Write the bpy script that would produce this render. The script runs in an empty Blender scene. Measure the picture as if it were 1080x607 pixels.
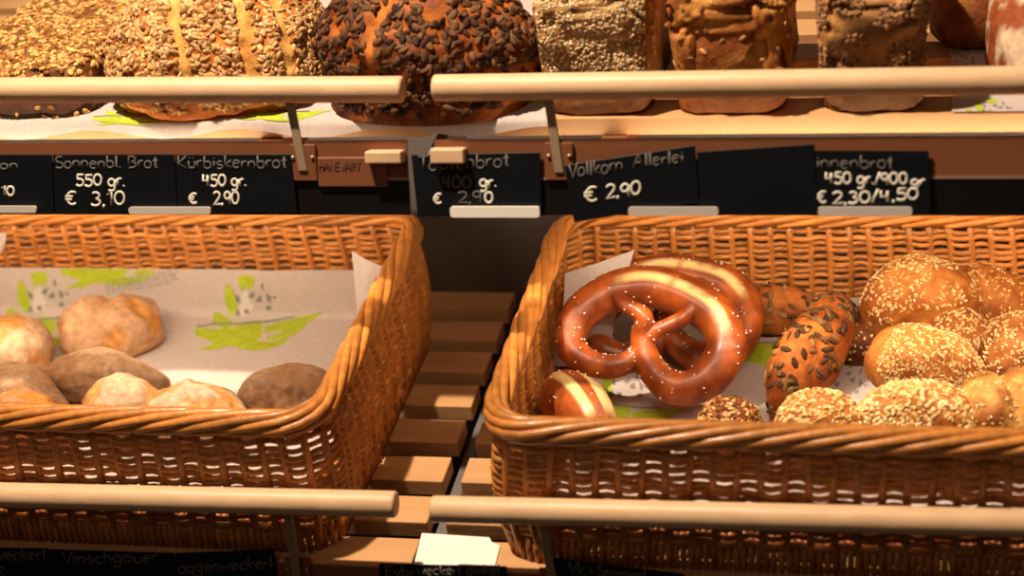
import bpy, math, random
import numpy as np
from mathutils import Vector, Matrix, noise
random.seed(7); rng = np.random.default_rng(7)
scn = bpy.context.scene
COL = scn.collection
PI = math.pi
LIFT = 1.0

# ------------------------------------------------------------------ camera frame
FPX = 1900.0
YAW, PITCH, ROLL, ALPHA = 0.21635, 0.21918, -0.03758, 0.28402
OX, OY, STEP = -0.05062, 0.13893, 0.0682
fw = np.array([-math.sin(YAW)*math.cos(PITCH), math.cos(YAW)*math.cos(PITCH), -math.sin(PITCH)])
rt0 = np.array([math.cos(YAW), math.sin(YAW), 0.0]); up0 = np.cross(rt0, fw)
RT = math.cos(ROLL)*rt0 + math.sin(ROLL)*up0
UP = -math.sin(ROLL)*rt0 + math.cos(ROLL)*up0
CAM = -(OX*1.7*RT - OY*1.7*UP + 1.7*fw) + np.array([0, 0, LIFT])
DV = np.array([0, math.cos(ALPHA), math.sin(ALPHA)]); NV = np.array([0, -math.sin(ALPHA), math.cos(ALPHA)])
LOW = np.array([0, 0, LIFT]); UPP = np.array([0, 0.077, LIFT+0.3763])

def ray(px, py): return fw + (px-540)/FPX*RT - (py-303.5)/FPX*UP
def on_slope(px, py, h, S=LOW):
    """(X, t) of the point of a sloped shelf, h above the slats, seen at a pixel"""
    r = ray(px, py); k = (h - (CAM-S)@NV)/(r@NV); P = CAM + k*r - S
    return P[0], P@DV
def on_y(px, py, Y):
    r = ray(px, py); k = (Y-CAM[1])/r[1]; return CAM + k*r
def W(X, t, h, S=LOW): return S + np.array([X, 0, 0]) + DV*t + NV*h
def slope_mat(X, t, h, S=LOW, rz=0, rx=0, ry=0):
    M = Matrix(((1, 0, 0), (0, DV[1], NV[1]), (0, DV[2], NV[2]))).to_4x4()
    M.translation = Vector(W(X, t, h, S))
    return M @ Matrix.Rotation(rz, 4, 'Z') @ Matrix.Rotation(rx, 4, 'X') @ Matrix.Rotation(ry, 4, 'Y')

# ------------------------------------------------------------------ helpers
def lin(r, g, b):
    f = lambda c: (c/255/12.92 if c/255 <= .04045 else ((c/255+.055)/1.055)**2.4)
    return (f(r), f(g), f(b))
class MB:
    def __init__(s): s.v = []; s.f = []; s.c = []; s.n = 0
    def add(s, v, f, c=None):
        v = np.asarray(v, float); s.v.append(v); s.f += [tuple(i+s.n for i in q) for q in f]
        if c is None: c = np.ones((len(v), 3))
        c = np.asarray(c, float)
        if c.ndim == 1: c = np.tile(c, (len(v), 1))
        s.c.append(c); s.n += len(v)
    def box(s, a, b, M=None, c=None):
        x0, y0, z0 = a; x1, y1, z1 = b
        v = np.array([(x, y, z) for x in (x0, x1) for y in (y0, y1) for z in (z0, z1)], float)
        if M is not None: v = np.array([M(*q) for q in v])
        s.add(v, [(0, 1, 3, 2), (4, 6, 7, 5), (0, 4, 5, 1), (2, 3, 7, 6), (0, 2, 6, 4), (1, 5, 7, 3)], c)
    def tube(s, P, R, k=6, closed=False, c=None, up=None, caps=True, flat=1.0):
        P = np.asarray(P, float); n = len(P); R = np.broadcast_to(np.asarray(R, float), (n,))
        if closed: T = np.roll(P, -1, 0) - np.roll(P, 1, 0)
        else: T = np.gradient(P, axis=0)
        T /= np.linalg.norm(T, axis=1)[:, None] + 1e-12
        if up is None: up = np.array([.13, .21, .97]) if abs(T[:, 2]).mean() < .8 else np.array([1, .1, 0.])
        A = np.cross(T, up); A /= np.linalg.norm(A, axis=1)[:, None] + 1e-12; B = np.cross(A, T)
        th = np.arange(k)*2*PI/k
        V = P[:, None] + R[:, None, None]*(np.cos(th)[None, :, None]*A[:, None] + flat*np.sin(th)[None, :, None]*B[:, None])
        F = []
        m = n if closed else n-1
        for i in range(m):
            j = (i+1) % n
            for q in range(k): F.append((i*k+q, i*k+(q+1) % k, j*k+(q+1) % k, j*k+q))
        V = V.reshape(-1, 3)
        if not closed and caps:
            F.append(tuple(range(k))[::-1]); F.append(tuple((n-1)*k+q for q in range(k)))
        s.add(V, F, c)
    def build(s, name, mat, parent=None, smooth=True, bevel=0, M=None):
        me = bpy.data.meshes.new(name)
        v = np.concatenate(s.v); me.from_pydata(v.tolist(), [], s.f); me.update()
        at = me.color_attributes.new('Col', 'FLOAT_COLOR', 'POINT')
        c = np.ones((len(v), 4), np.float32); c[:, :3] = np.concatenate(s.c); at.data.foreach_set('color', c.ravel())
        me.materials.append(mat)
        o = bpy.data.objects.new(name, me); COL.objects.link(o)
        if smooth: me.polygons.foreach_set('use_smooth', [True]*len(me.polygons))
        if bevel:
            b = o.modifiers.new('bevel', 'BEVEL'); b.width = bevel; b.segments = 3; b.limit_method = 'ANGLE'
            b.harden_normals = False
        if parent is not None: o.parent = parent
        if M is not None: o.matrix_world = M
        return o
def tag(o, label, cat, group=None, kind=None):
    if label: o['label'] = label
    if cat: o['category'] = cat
    if group: o['group'] = group
    if kind: o['kind'] = kind
    return o
def empty(name, loc=(0, 0, 0), M=None):
    o = bpy.data.objects.new(name, None); o.empty_display_size = .02; COL.objects.link(o)
    if M is not None: o.matrix_world = M
    else: o.location = loc
    return o
def rebase(o, loc):
    """children were built in world space: keep them there while the empty sits at loc"""
    o.location = loc
    for c in o.children: c.matrix_parent_inverse = Matrix.Translation(-Vector(loc))

# ------------------------------------------------------------------ materials
def mat(name, col=None, rough=.5, attr=False, nscale=0, namt=0, bump=0, bscale=60, metal=0, spec=.5, coat=0, stretch=None, col2=None, sub=0, trans=0, bdist=.002):
    m = bpy.data.materials.new(name); m.use_nodes = True; nt = m.node_tree; N = nt.nodes; L = nt.links
    b = N['Principled BSDF']; b.inputs['Roughness'].default_value = rough; b.inputs['Metallic'].default_value = metal
    b.inputs['Specular IOR Level'].default_value = spec; b.inputs['Coat Weight'].default_value = coat; b.inputs['Coat Roughness'].default_value = .15
    if sub: b.inputs['Subsurface Weight'].default_value = sub; b.inputs['Subsurface Radius'].default_value = (.01, .005, .002); b.inputs['Subsurface Scale'].default_value = .6
    tc = N.new('ShaderNodeTexCoord'); vec = tc.outputs['Object']
    if stretch:
        mp = N.new('ShaderNodeMapping'); mp.inputs['Scale'].default_value = stretch; L.new(vec, mp.inputs[0]); vec = mp.outputs[0]
    if attr:
        a = N.new('ShaderNodeAttribute'); a.attribute_name = 'Col'; src = a.outputs['Color']
        if col:
            mx0 = N.new('ShaderNodeMix'); mx0.data_type = 'RGBA'; mx0.blend_type = 'MULTIPLY'; mx0.inputs[0].default_value = 1
            L.new(src, mx0.inputs[6]); mx0.inputs[7].default_value = (*col, 1); src = mx0.outputs[2]
    else:
        c = N.new('ShaderNodeRGB'); c.outputs[0].default_value = (*col, 1); src = c.outputs[0]
    if namt:
        no = N.new('ShaderNodeTexNoise'); no.inputs['Scale'].default_value = nscale; no.inputs['Detail'].default_value = 5; L.new(vec, no.inputs[0])
        mr = N.new('ShaderNodeMapRange'); mr.inputs[1].default_value = .3; mr.inputs[2].default_value = .7
        L.new(no.outputs[0], mr.inputs[0])
        mx = N.new('ShaderNodeMix'); mx.data_type = 'RGBA'; L.new(mr.outputs[0], mx.inputs[0])
        if col2:
            L.new(src, mx.inputs[6]); mx.inputs[7].default_value = (*col2, 1)
            mr.inputs[4].default_value = namt
        else:
            mu = N.new('ShaderNodeMix'); mu.data_type = 'RGBA'; mu.blend_type = 'MULTIPLY'; mu.inputs[0].default_value = 1
            L.new(src, mu.inputs[6]); mu.inputs[7].default_value = (1-namt, 1-namt*1.15, 1-namt*1.3, 1)
            L.new(src, mx.inputs[6]); L.new(mu.outputs[2], mx.inputs[7])
        src = mx.outputs[2]
    L.new(src, b.inputs['Base Color'])
    if bump:
        nb = N.new('ShaderNodeTexNoise'); nb.inputs['Scale'].default_value = bscale; nb.inputs['Detail'].default_value = 4; L.new(vec, nb.inputs[0])
        bp = N.new('ShaderNodeBump'); bp.inputs['Strength'].default_value = bump; bp.inputs['Distance'].default_value = bdist
        L.new(nb.outputs[0], bp.inputs['Height']); L.new(bp.outputs[0], b.inputs['Normal'])
    if trans:
        tr = N.new('ShaderNodeBsdfTranslucent'); L.new(src, tr.inputs[0]); ms = N.new('ShaderNodeMixShader'); ms.inputs[0].default_value = trans
        out = N['Material Output']; L.new(b.outputs[0], ms.inputs[1]); L.new(tr.outputs[0], ms.inputs[2]); L.new(ms.outputs[0], out.inputs[0])
    return m
M_WICK = mat('wicker', lin(214, 142, 70), .38, attr=True, nscale=90, namt=.35, bump=.25, bscale=300, stretch=(1, 1, 1), spec=.5, coat=.15)
M_WOOD = mat('beech', lin(206, 160, 112), .5, nscale=60, namt=.16, bump=.12, bscale=200, stretch=(.12, 1, 1), spec=.35)
M_RAIL = mat('beech_dowel', lin(226, 188, 150), .45, nscale=120, namt=.14, bump=.08, bscale=260, stretch=(.3, 1, 1), spec=.4)
M_FASC = mat('fascia_wood', lin(128, 76, 48), .5, nscale=40, namt=.2, stretch=(.15, 1, 1))
M_STEEL = mat('brushed_steel', lin(176, 150, 124), .38, metal=.4)
M_GREY = mat('grey_metal', lin(118, 112, 112), .55, metal=.3)
M_TRIM = mat('aluminium_trim', lin(190, 165, 150), .4, metal=.6)
M_BLACK = mat('black_plastic', lin(16, 13, 14), .35)
M_BACK = mat('dark_back_panel', lin(96, 86, 84), .42, nscale=25, namt=.25, stretch=(1, 1, .15), spec=.5)
M_TAG = mat('chalk_card', lin(13, 17, 24), .4, nscale=50, namt=.2, spec=.35)
M_CHALK = mat('white_chalk', lin(222, 216, 205), .8)
M_CHALKD = mat('grey_chalk', lin(96, 92, 92), .8)
M_CLIP = mat('white_clip', lin(200, 192, 186), .35)
M_PAPER = mat('paper', lin(205, 192, 190), .75, nscale=180, namt=.10, bump=.12, bscale=90, trans=.12)
M_WHITE = mat('white_card', lin(240, 236, 228), .6)
M_GREEN = mat('green_print', lin(176, 196, 42), .75, nscale=110, namt=.22)
M_INK = mat('grey_print', lin(134, 132, 134), .8)
M_INKL = mat('light_print', lin(212, 204, 200), .8)
M_BREAD = mat('bread_crust', None, .66, attr=True, nscale=120, namt=.36, bump=.55, bscale=220, spec=.3)
M_LYE = mat('lye_crust', None, .46, attr=True, nscale=70, namt=.18, bump=.15, bscale=120, spec=.5, coat=.12)
M_SEED = mat('seeds', None, .7, attr=True, spec=.2)
M_FLOOR = mat('floor_tile', lin(70, 58, 50), .5, nscale=8, namt=.3)

# ------------------------------------------------------------------ setting
mb = MB(); mb.box((-3, .50, 0), (3, .56, 3.0)); wb = mb.build('wall_back', M_BACK, smooth=False); wb['kind'] = 'structure'
mb = MB(); mb.box((-3, -3, -.05), (3, .56, 0)); fl = mb.build('floor', M_FLOOR, smooth=False); fl['kind'] = 'structure'

# ------------------------------------------------------------------ shelves
Y_FASC = -.0435; RAIL_Y = {'low': -.068, 'upp': .026}
zf = {}
P1 = on_y(375, 187, UPP[1]+Y_FASC); P2 = on_y(1030, 186, UPP[1]+Y_FASC)
FB = (P1[2]+P2[2])/2 - UPP[2]                       # underside of fascia, relative to shelf origin
P1 = on_y(200, 226.5, UPP[1]+Y_FASC); P2 = on_y(900, 227, UPP[1]+Y_FASC)
SB = (P1[2]+P2[2])/2 - UPP[2]
def rounded_rod(mb, A, B, r, k=24, er=.003):
    A = np.array(A, float); B = np.array(B, float); u = (B-A)/np.linalg.norm(B-A)
    pts = []; rad = []
    for j in range(4): a = j/3*PI/2; pts.append(A+u*er*(1-math.cos(a))*1.0); rad.append(r-er+er*math.sin(a))
    for j in range(4)[::-1]: a = j/3*PI/2; pts.append(B-u*er*(1-math.cos(a))); rad.append(r-er+er*math.sin(a))
    # put the shoulders right
    pts[3] = A+u*er; pts[4] = B-u*er
    mb.tube(pts, rad, k)
def shelf(name, S, X0, X1, key, side, rail_end, rod_px, label):
    r = empty(name)
    f = lambda X, t, h: W(X, t, h, S)
    for i in range(1 if key == 'upp' else 0, 8):
        m = MB(); m.box((X0, i*STEP-.043, -.018), (X1, i*STEP, 0), f)
        m.build('slat', M_WOOD, r, smooth=False, bevel=.0015)
    # bearers under the slats
    xs = [X1-.16, X0+.05] if side < 0 else [X0+.16, X1-.05]
    for x in xs:
        m = MB(); m.box((x-.012, -.030, -.05), (x+.012, 7*STEP, -.018), f); m.build('bearer', M_FASC, r, smooth=False, bevel=.001)
    m = MB(); y0 = S[1]+Y_FASC
    xe = X1-.004 if side < 0 else X1
    xs0 = X0 if side < 0 else X0+.004
    m.box((xs0, y0, S[2]+FB), (xe, y0+.0025, S[2]-(.003 if key == 'upp' else .014))); m.build('fascia_board', M_FASC, r, smooth=False)
    m = MB(); m.box((xs0, y0-.001, S[2]+FB-.0022), (xe, y0+.003, S[2]+FB)); m.build('edge_trim', M_TRIM, r, smooth=False)
    m = MB(); m.box((xs0, y0+.0002, S[2]+SB), (xe, y0+.004, S[2]+FB-.0022)); m.build('label_strip', M_BLACK, r, smooth=False)
    # front rail with its steel stays
    ry = RAIL_Y[key]
    ye, yo = {('upp', -1): (94.3, 95), ('upp', 1): (92.8, 84.5), ('low', -1): (531.5, 521.8), ('low', 1): (536.3, 551.5)}[(key, side)]
    rz = on_y(rail_end, ye, ry); ro_ = on_y(0 if side < 0 else 1080, yo, ry)
    zf = lambda x: rz[2]+(ro_[2]-rz[2])/(ro_[0]-rz[0])*(x-rz[0])
    m = MB(); A = (X0, ry, zf(X0)) if side < 0 else (rz[0], ry, zf(rz[0])); B = (rz[0], ry, zf(rz[0])) if side < 0 else (X1, ry, zf(X1))
    rounded_rod(m, A, B, .0122); ra = m.build('front_rail', M_RAIL, r)
    P = on_y(rod_px[0], rod_px[1], ry+.004); Q = on_y(rod_px[2], rod_px[3], S[1]+Y_FASC-.004)
    for k, dx in enumerate((0, -.36*0+ (.62 if side > 0 else -.5))):
        m = MB(); a = np.array([P[0]+dx, P[1], zf(P[0]+dx)-.006]); b = np.array([Q[0]+dx, Q[1], Q[2]])
        w = .0042
        sx = np.array([w, 0, 0]); sy = np.array([0, .0015, 0])
        v = [a-sx-sy, a+sx-sy, a+sx+sy, a-sx+sy, b-sx-sy, b+sx-sy, b+sx+sy, b-sx+sy]
        m.add(v, [(0, 1, 2, 3), (4, 7, 6, 5), (0, 4, 5, 1), (1, 5, 6, 2), (2, 6, 7, 3), (3, 7, 4, 0)])
        m.build('rail_stay', M_STEEL, r, smooth=False, bevel=.0008)
        m = MB(); m.box((b[0]-.0125, y0-.0035, S[2]+FB-.002), (b[0]+.0125, y0-.0002, S[2]-.006)); br = m.build('stay_bracket', M_FASC, r, smooth=False, bevel=.0006)
        for q in (-.0095, .0095):
            m = MB(); m.tube([(b[0]+q, y0-.005, S[2]+FB+.02), (b[0]+q, y0-.0034, S[2]+FB+.02)], .0018, 10); m.build('screw', M_STEEL, r)
    rebase(r, Vector(((X0+X1)/2, S[1]+.2, S[2]-.03)))
    for c in r.children: pass
    tag(r, label, 'shelf', 'slatted wooden bread shelves')
    return r
shUL = shelf('bread_shelf', UPP, -.95, 0, 'upp', -1, 425.5, (305, 108, 320, 180), 'upper left slatted beech shelf with rounded front rail, holding the two big seeded loaves')
shUR = shelf('bread_shelf', UPP, .018, .98, 'upp', 1, 457, (578, 108, 590, 182), 'upper right slatted beech shelf with rounded front rail, holding the three tin loaves')
shLL = shelf('bread_shelf', LOW, -.95, 0, 'low', -1, 418.5, (303, 545, 314, 610), 'lower left slatted beech shelf under the basket of floury rolls')
shLR = shelf('bread_shelf', LOW, .018, .98, 'low', 1, 455, (571, 552, 583, 612), 'lower right slatted beech shelf under the basket of pretzels')
# pale end blocks under the upper shelves, left one imitating a lit slat end
for sh, (xa, xb, ya, yb) in ((shUL, (384, 423, 160, 172.5)), (shUR, (453, 489, 157.5, 172.5))):
    Yb = UPP[1]+Y_FASC-.016
    A = on_y(xa, ya, Yb); B = on_y(xb, yb, Yb)
    m = MB(); m.box((A[0], Yb, B[2]), (B[0], Yb+.0155, A[2])); b = m.build('end_block', M_RAIL, None, smooth=False, bevel=.0015)
    b.parent = sh; b.matrix_parent_inverse = Matrix.Translation(-sh.location)
# brown tab with the maker's stamp
Yt = UPP[1]+Y_FASC-.0036
A = on_y(334, 166, Yt); B = on_y(409, 197, Yt)
m = MB(); m.box((A[0], Yt, B[2]), (B[0], Yt+.0034, A[2])); tb = m.build('stamped_tab', M_FASC, None, smooth=False, bevel=.0012)
tb.parent = shUL; tb.matrix_parent_inverse = Matrix.Translation(-shUL.location)
# centre uprights: grey metal channel seen in the slot between the shelves
def channel(S, label):
    m = MB(); m.box((.003, -.03, -.055), (.015, .5, -.021), lambda X, t, h: W(X, t, h, S))
    o = m.build('shelf_bracket', M_GREY, smooth=False, bevel=.001)
    tag(o, label, 'bracket', 'grey shelf brackets'); return o
channel(LOW, 'grey metal bracket running back in the slot between the lower shelves')
channel(UPP, 'grey metal bracket in the slot under the dark pumpkin seed loaf')

# ------------------------------------------------------------------ baskets
def rr_path(hw, hd, r, s):
    """rounded rectangle, s in [0,1) counterclockwise from front left going right; returns pos, outward normal"""
    segs = [(2*(hw-r)), PI/2*r, 2*(hd-r), PI/2*r, 2*(hw-r), PI/2*r, 2*(hd-r), PI/2*r]
    Ltot = sum(segs); d = (s % 1.0)*Ltot
    starts = [((-hw+r, -hd), 0), ((hw-r, -hd+r), -90), ((hw, -hd+r), 90), ((hw-r, hd-r), 0), ((hw-r, hd), 180), ((-hw+r, hd-r), 90), ((-hw, hd-r), 270), ((-hw+r, -hd+r), 180)]
    for k, l in enumerate(segs):
        if d <= l or k == 7:
            (x, y), a = starts[k]
            if k % 2 == 0:
                ca, sa = math.cos(math.radians(a)), math.sin(math.radians(a))
                return (x+ca*d, y+sa*d), (sa, -ca)
            th = math.radians(a) + d/r
            return (x+r*math.cos(th), y+r*math.sin(th)), (math.cos(th), math.sin(th))
        d -= l
HW, HD, RC, HR, FL = .30, .2035, .035, .143, .001
PER = 4*(HW-RC)+4*(HD-RC)+2*PI*RC
NST = 96
def bulge(k): return .004*math.sin(PI*min(1, max(0, k)))
def make_basket():
    root = empty('wicker_basket')
    m = MB(); n = NST*4; SS = np.arange(n)/n
    rowsh = np.arange(.030, .136, .0078)
    for j, h in enumerate(rowsh):
        k = h/HR; base = [rr_path(HW-FL*(1-k)+2.2*bulge(k), HD-FL*(1-k)+bulge(k)*.6, RC, s) for s in SS]
        P = []
        ph = rng.uniform(-.15, .15)
        for i, (p, nn) in enumerate(base):
            a = math.sin(PI*(SS[i]*NST)+ph)*.0030 + rng.normal(0, .00035)
            # rods dip and rise a little over each stake
            hh = h + .0009*math.sin(2*PI*SS[i]*7+j*1.7) + rng.normal(0, .0003)
            P.append((p[0]+nn[0]*a, p[1]+nn[1]*a, hh))
        sh = np.repeat(rng.uniform(.72, 1.12, n//24), 24)
        c = np.stack([sh, sh*.97, sh*.92], 1); c = np.repeat(c, 6, 0)
        m.tube(P, .0030+rng.uniform(-.0004, .0002), 6, closed=True, c=c, up=np.array([0, 0, 1.]))
    m.build('wicker_wall', M_WICK, root)
    # upright stakes
    m = MB()
    for i in range(NST):
        s = i/NST
        P = []
        for h in np.linspace(.006, .139, 8):
            k = h/HR; p, nn = rr_path(HW-FL*(1-k)+2.2*bulge(k), HD-FL*(1-k)+bulge(k)*.6, RC, s+.0005)
            P.append((p[0]-nn[0]*.0*h, p[1], h))
        q = rng.uniform(.75, 1.05); m.tube(P, .0040, 6, c=(q, q*.95, q*.9))
    m.build('stake_frame', M_WICK, root)
    # foot: closely wrapped upright rods
    m = MB(); nf = NST*3
    for i in range(nf):
        p, nn = rr_path(HW-FL-.002, HD-FL-.002, RC, i/nf); q = rng.uniform(.55, 1.0)
        m.tube([(p[0]+nn[0]*.004, p[1]+nn[1]*.004, .001), (p[0]+nn[0]*.005, p[1]+nn[1]*.005, .013), (p[0]+nn[0]*.003, p[1]+nn[1]*.003, .026)], .0032, 6, c=(q, q*.93, q*.85))
    m.build('foot_border', M_WICK, root)
    # floor of the basket
    m = MB()
    for i, x in enumerate(np.arange(-HW+FL+.012, HW-FL-.010, .0062)):
        q = rng.uniform(.7, 1.05)
        P = [(x, y, .020+.0006*math.sin(y*200+i*PI)) for y in np.linspace(-HD+FL+.012, HD-FL-.012, 12)]
        m.tube(P, .003, 6, c=(q, q*.95, q*.9))
    m.build('basket_floor', M_WICK, root)
    # plaited rim: long strands climbing from outside over the top to the inside
    m = MB(); NR = 46; Ls = .25/PER
    for i in range(NR):
        s0 = i/NR; P = []; R = []
        q = rng.uniform(.72, 1.28); ro = rng.uniform(-.0009, .0011)
        for u in np.linspace(0, 1, 20):
            p, nn = rr_path(HW+.001, HD+.001, RC+.004, s0+u*Ls)
            a = math.radians(-75 + 270*u); rad_o = .0088+ro; rad_v = .0098
            # cross-section: outside low -> top -> inside low
            oo = math.cos(a)*rad_o if True else 0
            zz = math.sin(a)*rad_v
            # a from -150 (inside low) .. goes outside (0) then up (90) to inside (180)
            P.append((p[0]+nn[0]*oo, p[1]+nn[1]*oo, HR+zz)); R.append(.0047*(1-.62*abs(2*u-1)**4))
        m.tube(P, R, 7, c=(q, q*.98, q*.92))
    # core
    P = [(*rr_path(HW, HD, RC, s)[0], HR) for s in np.arange(0, 1, 1/200)]
    m.tube(P, .0062, 8, closed=True, c=(.6, .55, .5), up=np.array([0, 0, 1.]))
    m.build('plaited_rim', M_WICK, root)
    return root
TC = .1765
XL, XR = -.376, .387
bk = make_basket(); bk.matrix_world = slope_mat(XL, TC, 0)
tag(bk, 'wicker basket of floury rolls on the lower left shelf', 'basket', 'wicker baskets')
b2 = bk.copy(); COL.objects.link(b2); b2.matrix_world = slope_mat(XR, TC, 0)
for c in list(bk.children):
    d = c.copy(); COL.objects.link(d); d.parent = b2
b2['label'] = 'wicker basket of pretzels and seeded rolls on the lower right shelf'

# ------------------------------------------------------------------ paper
def sheet(name, S, pts_fn, nu, nv, m, label, cat='paper', group=None):
    v = []; f = []
    for i in range(nu+1):
        for j in range(nv+1): v.append(W(*pts_fn(i/nu, j/nv), S))
    for i in range(nu):
        for j in range(nv): a = i*(nv+1)+j; f.append((a, a+nv+1, a+nv+2, a+1))
    mb = MB(); mb.add(v, f); o = mb.build(name, m)
    tag(o, label, cat, group); return o
def wob(x, y, a=.0012, k=9): return a*noise.noise(Vector((x*k, y*k, 3.1)))
T_BACK = TC+HD-FL-.006                       # inner face of back wall near the floor
def base_h(X, t, Xc, up_l=0, up_r=0):
    """height of the lining paper over the shelf plane"""
    h = .0265 + wob(X, t, .0015, 14) + .0015
    return h
def lining(Xc, xl, xr, t0, rise):
    def fn(u, v):
        X = Xc + xl + (xr-xl)*u
        Lt = (T_BACK-.012-t0) + rise; s = v*Lt; flat = T_BACK-.012-t0
        if s < flat: t = t0+s; h = base_h(X, t, Xc)
        else:
            q = s-flat; a = min(1, q/.016); t = t0+flat+min(q, .016)*.55*(1-.4*a)+max(0, q-.016)*.06; h = base_h(X, t0+flat, Xc)+min(q, .016)*.75*a+max(0, q-.016)
        return X, t, h
    return fn
fL = lining(XL, -.27, .262, .0, .062); fR = lining(XR, -.262, .262, .0, .035)
paL = sheet('lining_paper', LOW, fL, 60, 60, M_PAPER, 'greyish printed paper lining the basket of floury rolls', group='printed bakery papers')
paR = sheet('lining_paper', LOW, fR, 60, 60, M_PAPER, 'greyish printed paper under the pretzels and seeded rolls', group='printed bakery papers')

LOGO = {
 'green': [
  [(340,118),(385,108),(430,118),(428,165),(412,192),(385,180),(358,196),(343,165)],
  [(270,158),(292,170),(312,215),(326,262),(338,330),(318,350),(285,330),(262,270),(258,210)],
  [(196,330),(225,322),(262,350),(300,378),(308,410),(270,420),(225,412),(190,395)],
  [(92,420),(205,424),(320,418),(330,395),(400,378),(470,372),(482,410),(475,450),(452,492),(520,503),(640,478),(585,518),(520,540),(430,552),(360,540),(300,520),(200,545),(110,548),(200,505),(95,465),(86,440)],
  [(490,415),(550,392),(640,372),(700,352),(760,340),(850,320),(800,352),(740,395),(690,445),(620,478),(540,492),(490,480),(560,455),(600,430),(540,440),(500,450)]],
 'ink': [[(318,225),(345,235),(350,270),(330,262)],[(322,318),(345,305),(352,345),(330,350)],[(370,310),(398,305),(400,338),(378,335)],
  [(400,235),(418,205),(440,212),(425,245)],[(440,250),(470,225),(480,262),(450,268)],[(470,160),(484,155),(488,190),(474,196)],[(500,215),(530,232),(522,270),(505,255)],[(535,235),(560,230),(562,242),(540,246)],
  [(95,408),(200,392),(350,390),(530,374),(672,348),(676,358),(530,386),(350,402),(200,402),(97,418)],[(500,290),(530,285),(535,310),(505,315)]],
 'light': [[(352,215),(392,200),(402,245),(425,280),(420,320),(370,350),(335,300),(362,270)]]}
from mathutils.bvhtree import BVHTree
def inside(poly, x, y):
    c = False; n = len(poly); j = n-1
    for i in range(n):
        xi, yi = poly[i]; xj, yj = poly[j]
        if (yi > y) != (yj > y) and x < (xj-xi)*(y-yi)/(yj-yi)+xi: c = not c
        j = i
    return c
def print_cells(parent, name, material, polys, topx, cell, off):
    """thin ink film on the sheet: small cells inside the outlines, draped onto the sheet's surface"""
    me = parent.data; bvh = BVHTree.FromPolygons([v.co.copy() for v in me.vertices], [tuple(p.vertices) for p in me.polygons])
    vid = {}; V = []; F = []
    for poly in polys:
        xs = [p[0] for p in poly]; ys = [p[1] for p in poly]
        for a in range(int(min(xs)//cell), int(max(xs)//cell)+1):
            for b in range(int(min(ys)//cell), int(max(ys)//cell)+1):
                if not inside(poly, (a+.5)*cell, (b+.5)*cell): continue
                q = []
                for k in ((a, b), (a, b+1), (a+1, b+1), (a+1, b)):
                    if k not in vid:
                        px, py = topx(k[0]*cell, k[1]*cell); r = ray(px, py); r = r/np.linalg.norm(r)
                        h, nn, _, _ = bvh.ray_cast(Vector(CAM), Vector(r))
                        if h is None: vid[k] = -1
                        else:
                            if nn.dot(Vector(r)) > 0: nn = -nn
                            vid[k] = len(V); V.append(tuple(h+nn*off))
                    q.append(vid[k])
                if -1 not in q: F.append(tuple(q))
    if not F: return
    m = MB(); m.add(V, F); o = m.build(name, material, None, smooth=False); o.parent = parent
def logo_on(parent, cx, cy, sx=1.0, sy=1.0, rot=0, only=('green', 'light', 'ink')):
    f = lambda a, b: (cx+((a-400)*sx*math.cos(rot)-(b-330)*sy*math.sin(rot))/5.52, cy+((a-400)*sx*math.sin(rot)+(b-330)*sy*math.cos(rot))/5.52)
    for k, mt, dz, nm in (('green', M_GREEN, .0004, 'leaf_print'), ('light', M_INKL, .0006, 'pale_print'), ('ink', M_INK, .0008, 'line_print')):
        if k in only: print_cells(parent, nm, mt, LOGO[k], f, 5, dz)
def hflat(X, t):
    tt = T_BACK-.012
    return base_h(X, min(t, tt), 0)+.0006+(max(0, t-tt)*1.45)
logo_on(paL, 190+400/5.52, 270+330/5.52)
logo_on(paL, 44, 326)
logo_on(paL, 120, 262, rot=-.05, only=('green',))
words = []
for r0 in range(5):
    x = 0.
    while x < 380:
        w_ = rng.uniform(14, 60); words.append([(x, r0*17), (x+w_, r0*17), (x+w_, r0*17+6), (x, r0*17+6)]); x += w_+9
print_cells(paL, 'small_print', M_INK, words, lambda a, b: (112+a/5.52, 296+(b-a*.16)/5.52), 3, .0005)
for px, py, rot in ((884, 408, .5), (655, 418, .2), (812, 352, .1)): logo_on(paR, px, py, .9, .9, rot, ('green', 'ink'))

# upstanding corners of paper
def flap(pxs, tbase, label, lean=.25, hb=.028):
    """upright leaf of paper given by its outline in the photo, standing near the depth tbase of the basket"""
    Y = W(0, tbase, .05)[1]
    v = []
    for px, py, dy in pxs:
        p = on_y(px, py, Y+dy); v.append(p)
    v = np.array(v)
    # sheet is a grid between the left and the right chain
    k = len(v)//2; Lc = v[:k]; Rc = v[k:][::-1]
    nu = 12; V = []; F = []
    tt = np.linspace(0, k-1, 13)
    def chain(C, x): i = min(int(x), k-2); return C[i]+(C[i+1]-C[i])*(x-i)
    for a in tt:
        l, r = chain(Lc, a), chain(Rc, a)
        for j in range(nu+1):
            u = j/nu; p = l+(r-l)*u; p = p+np.array([0, -.006*math.sin(PI*u)+.001*noise.noise(Vector(p*60)), 0]); V.append(p)
    for i in range(12):
        for j in range(nu): q = i*(nu+1)+j; F.append((q, q+1, q+nu+2, q+nu+1))
    m = MB(); m.add(V, F); o = m.build('paper_flap', M_PAPER); tag(o, label, 'paper', None); return o

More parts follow.
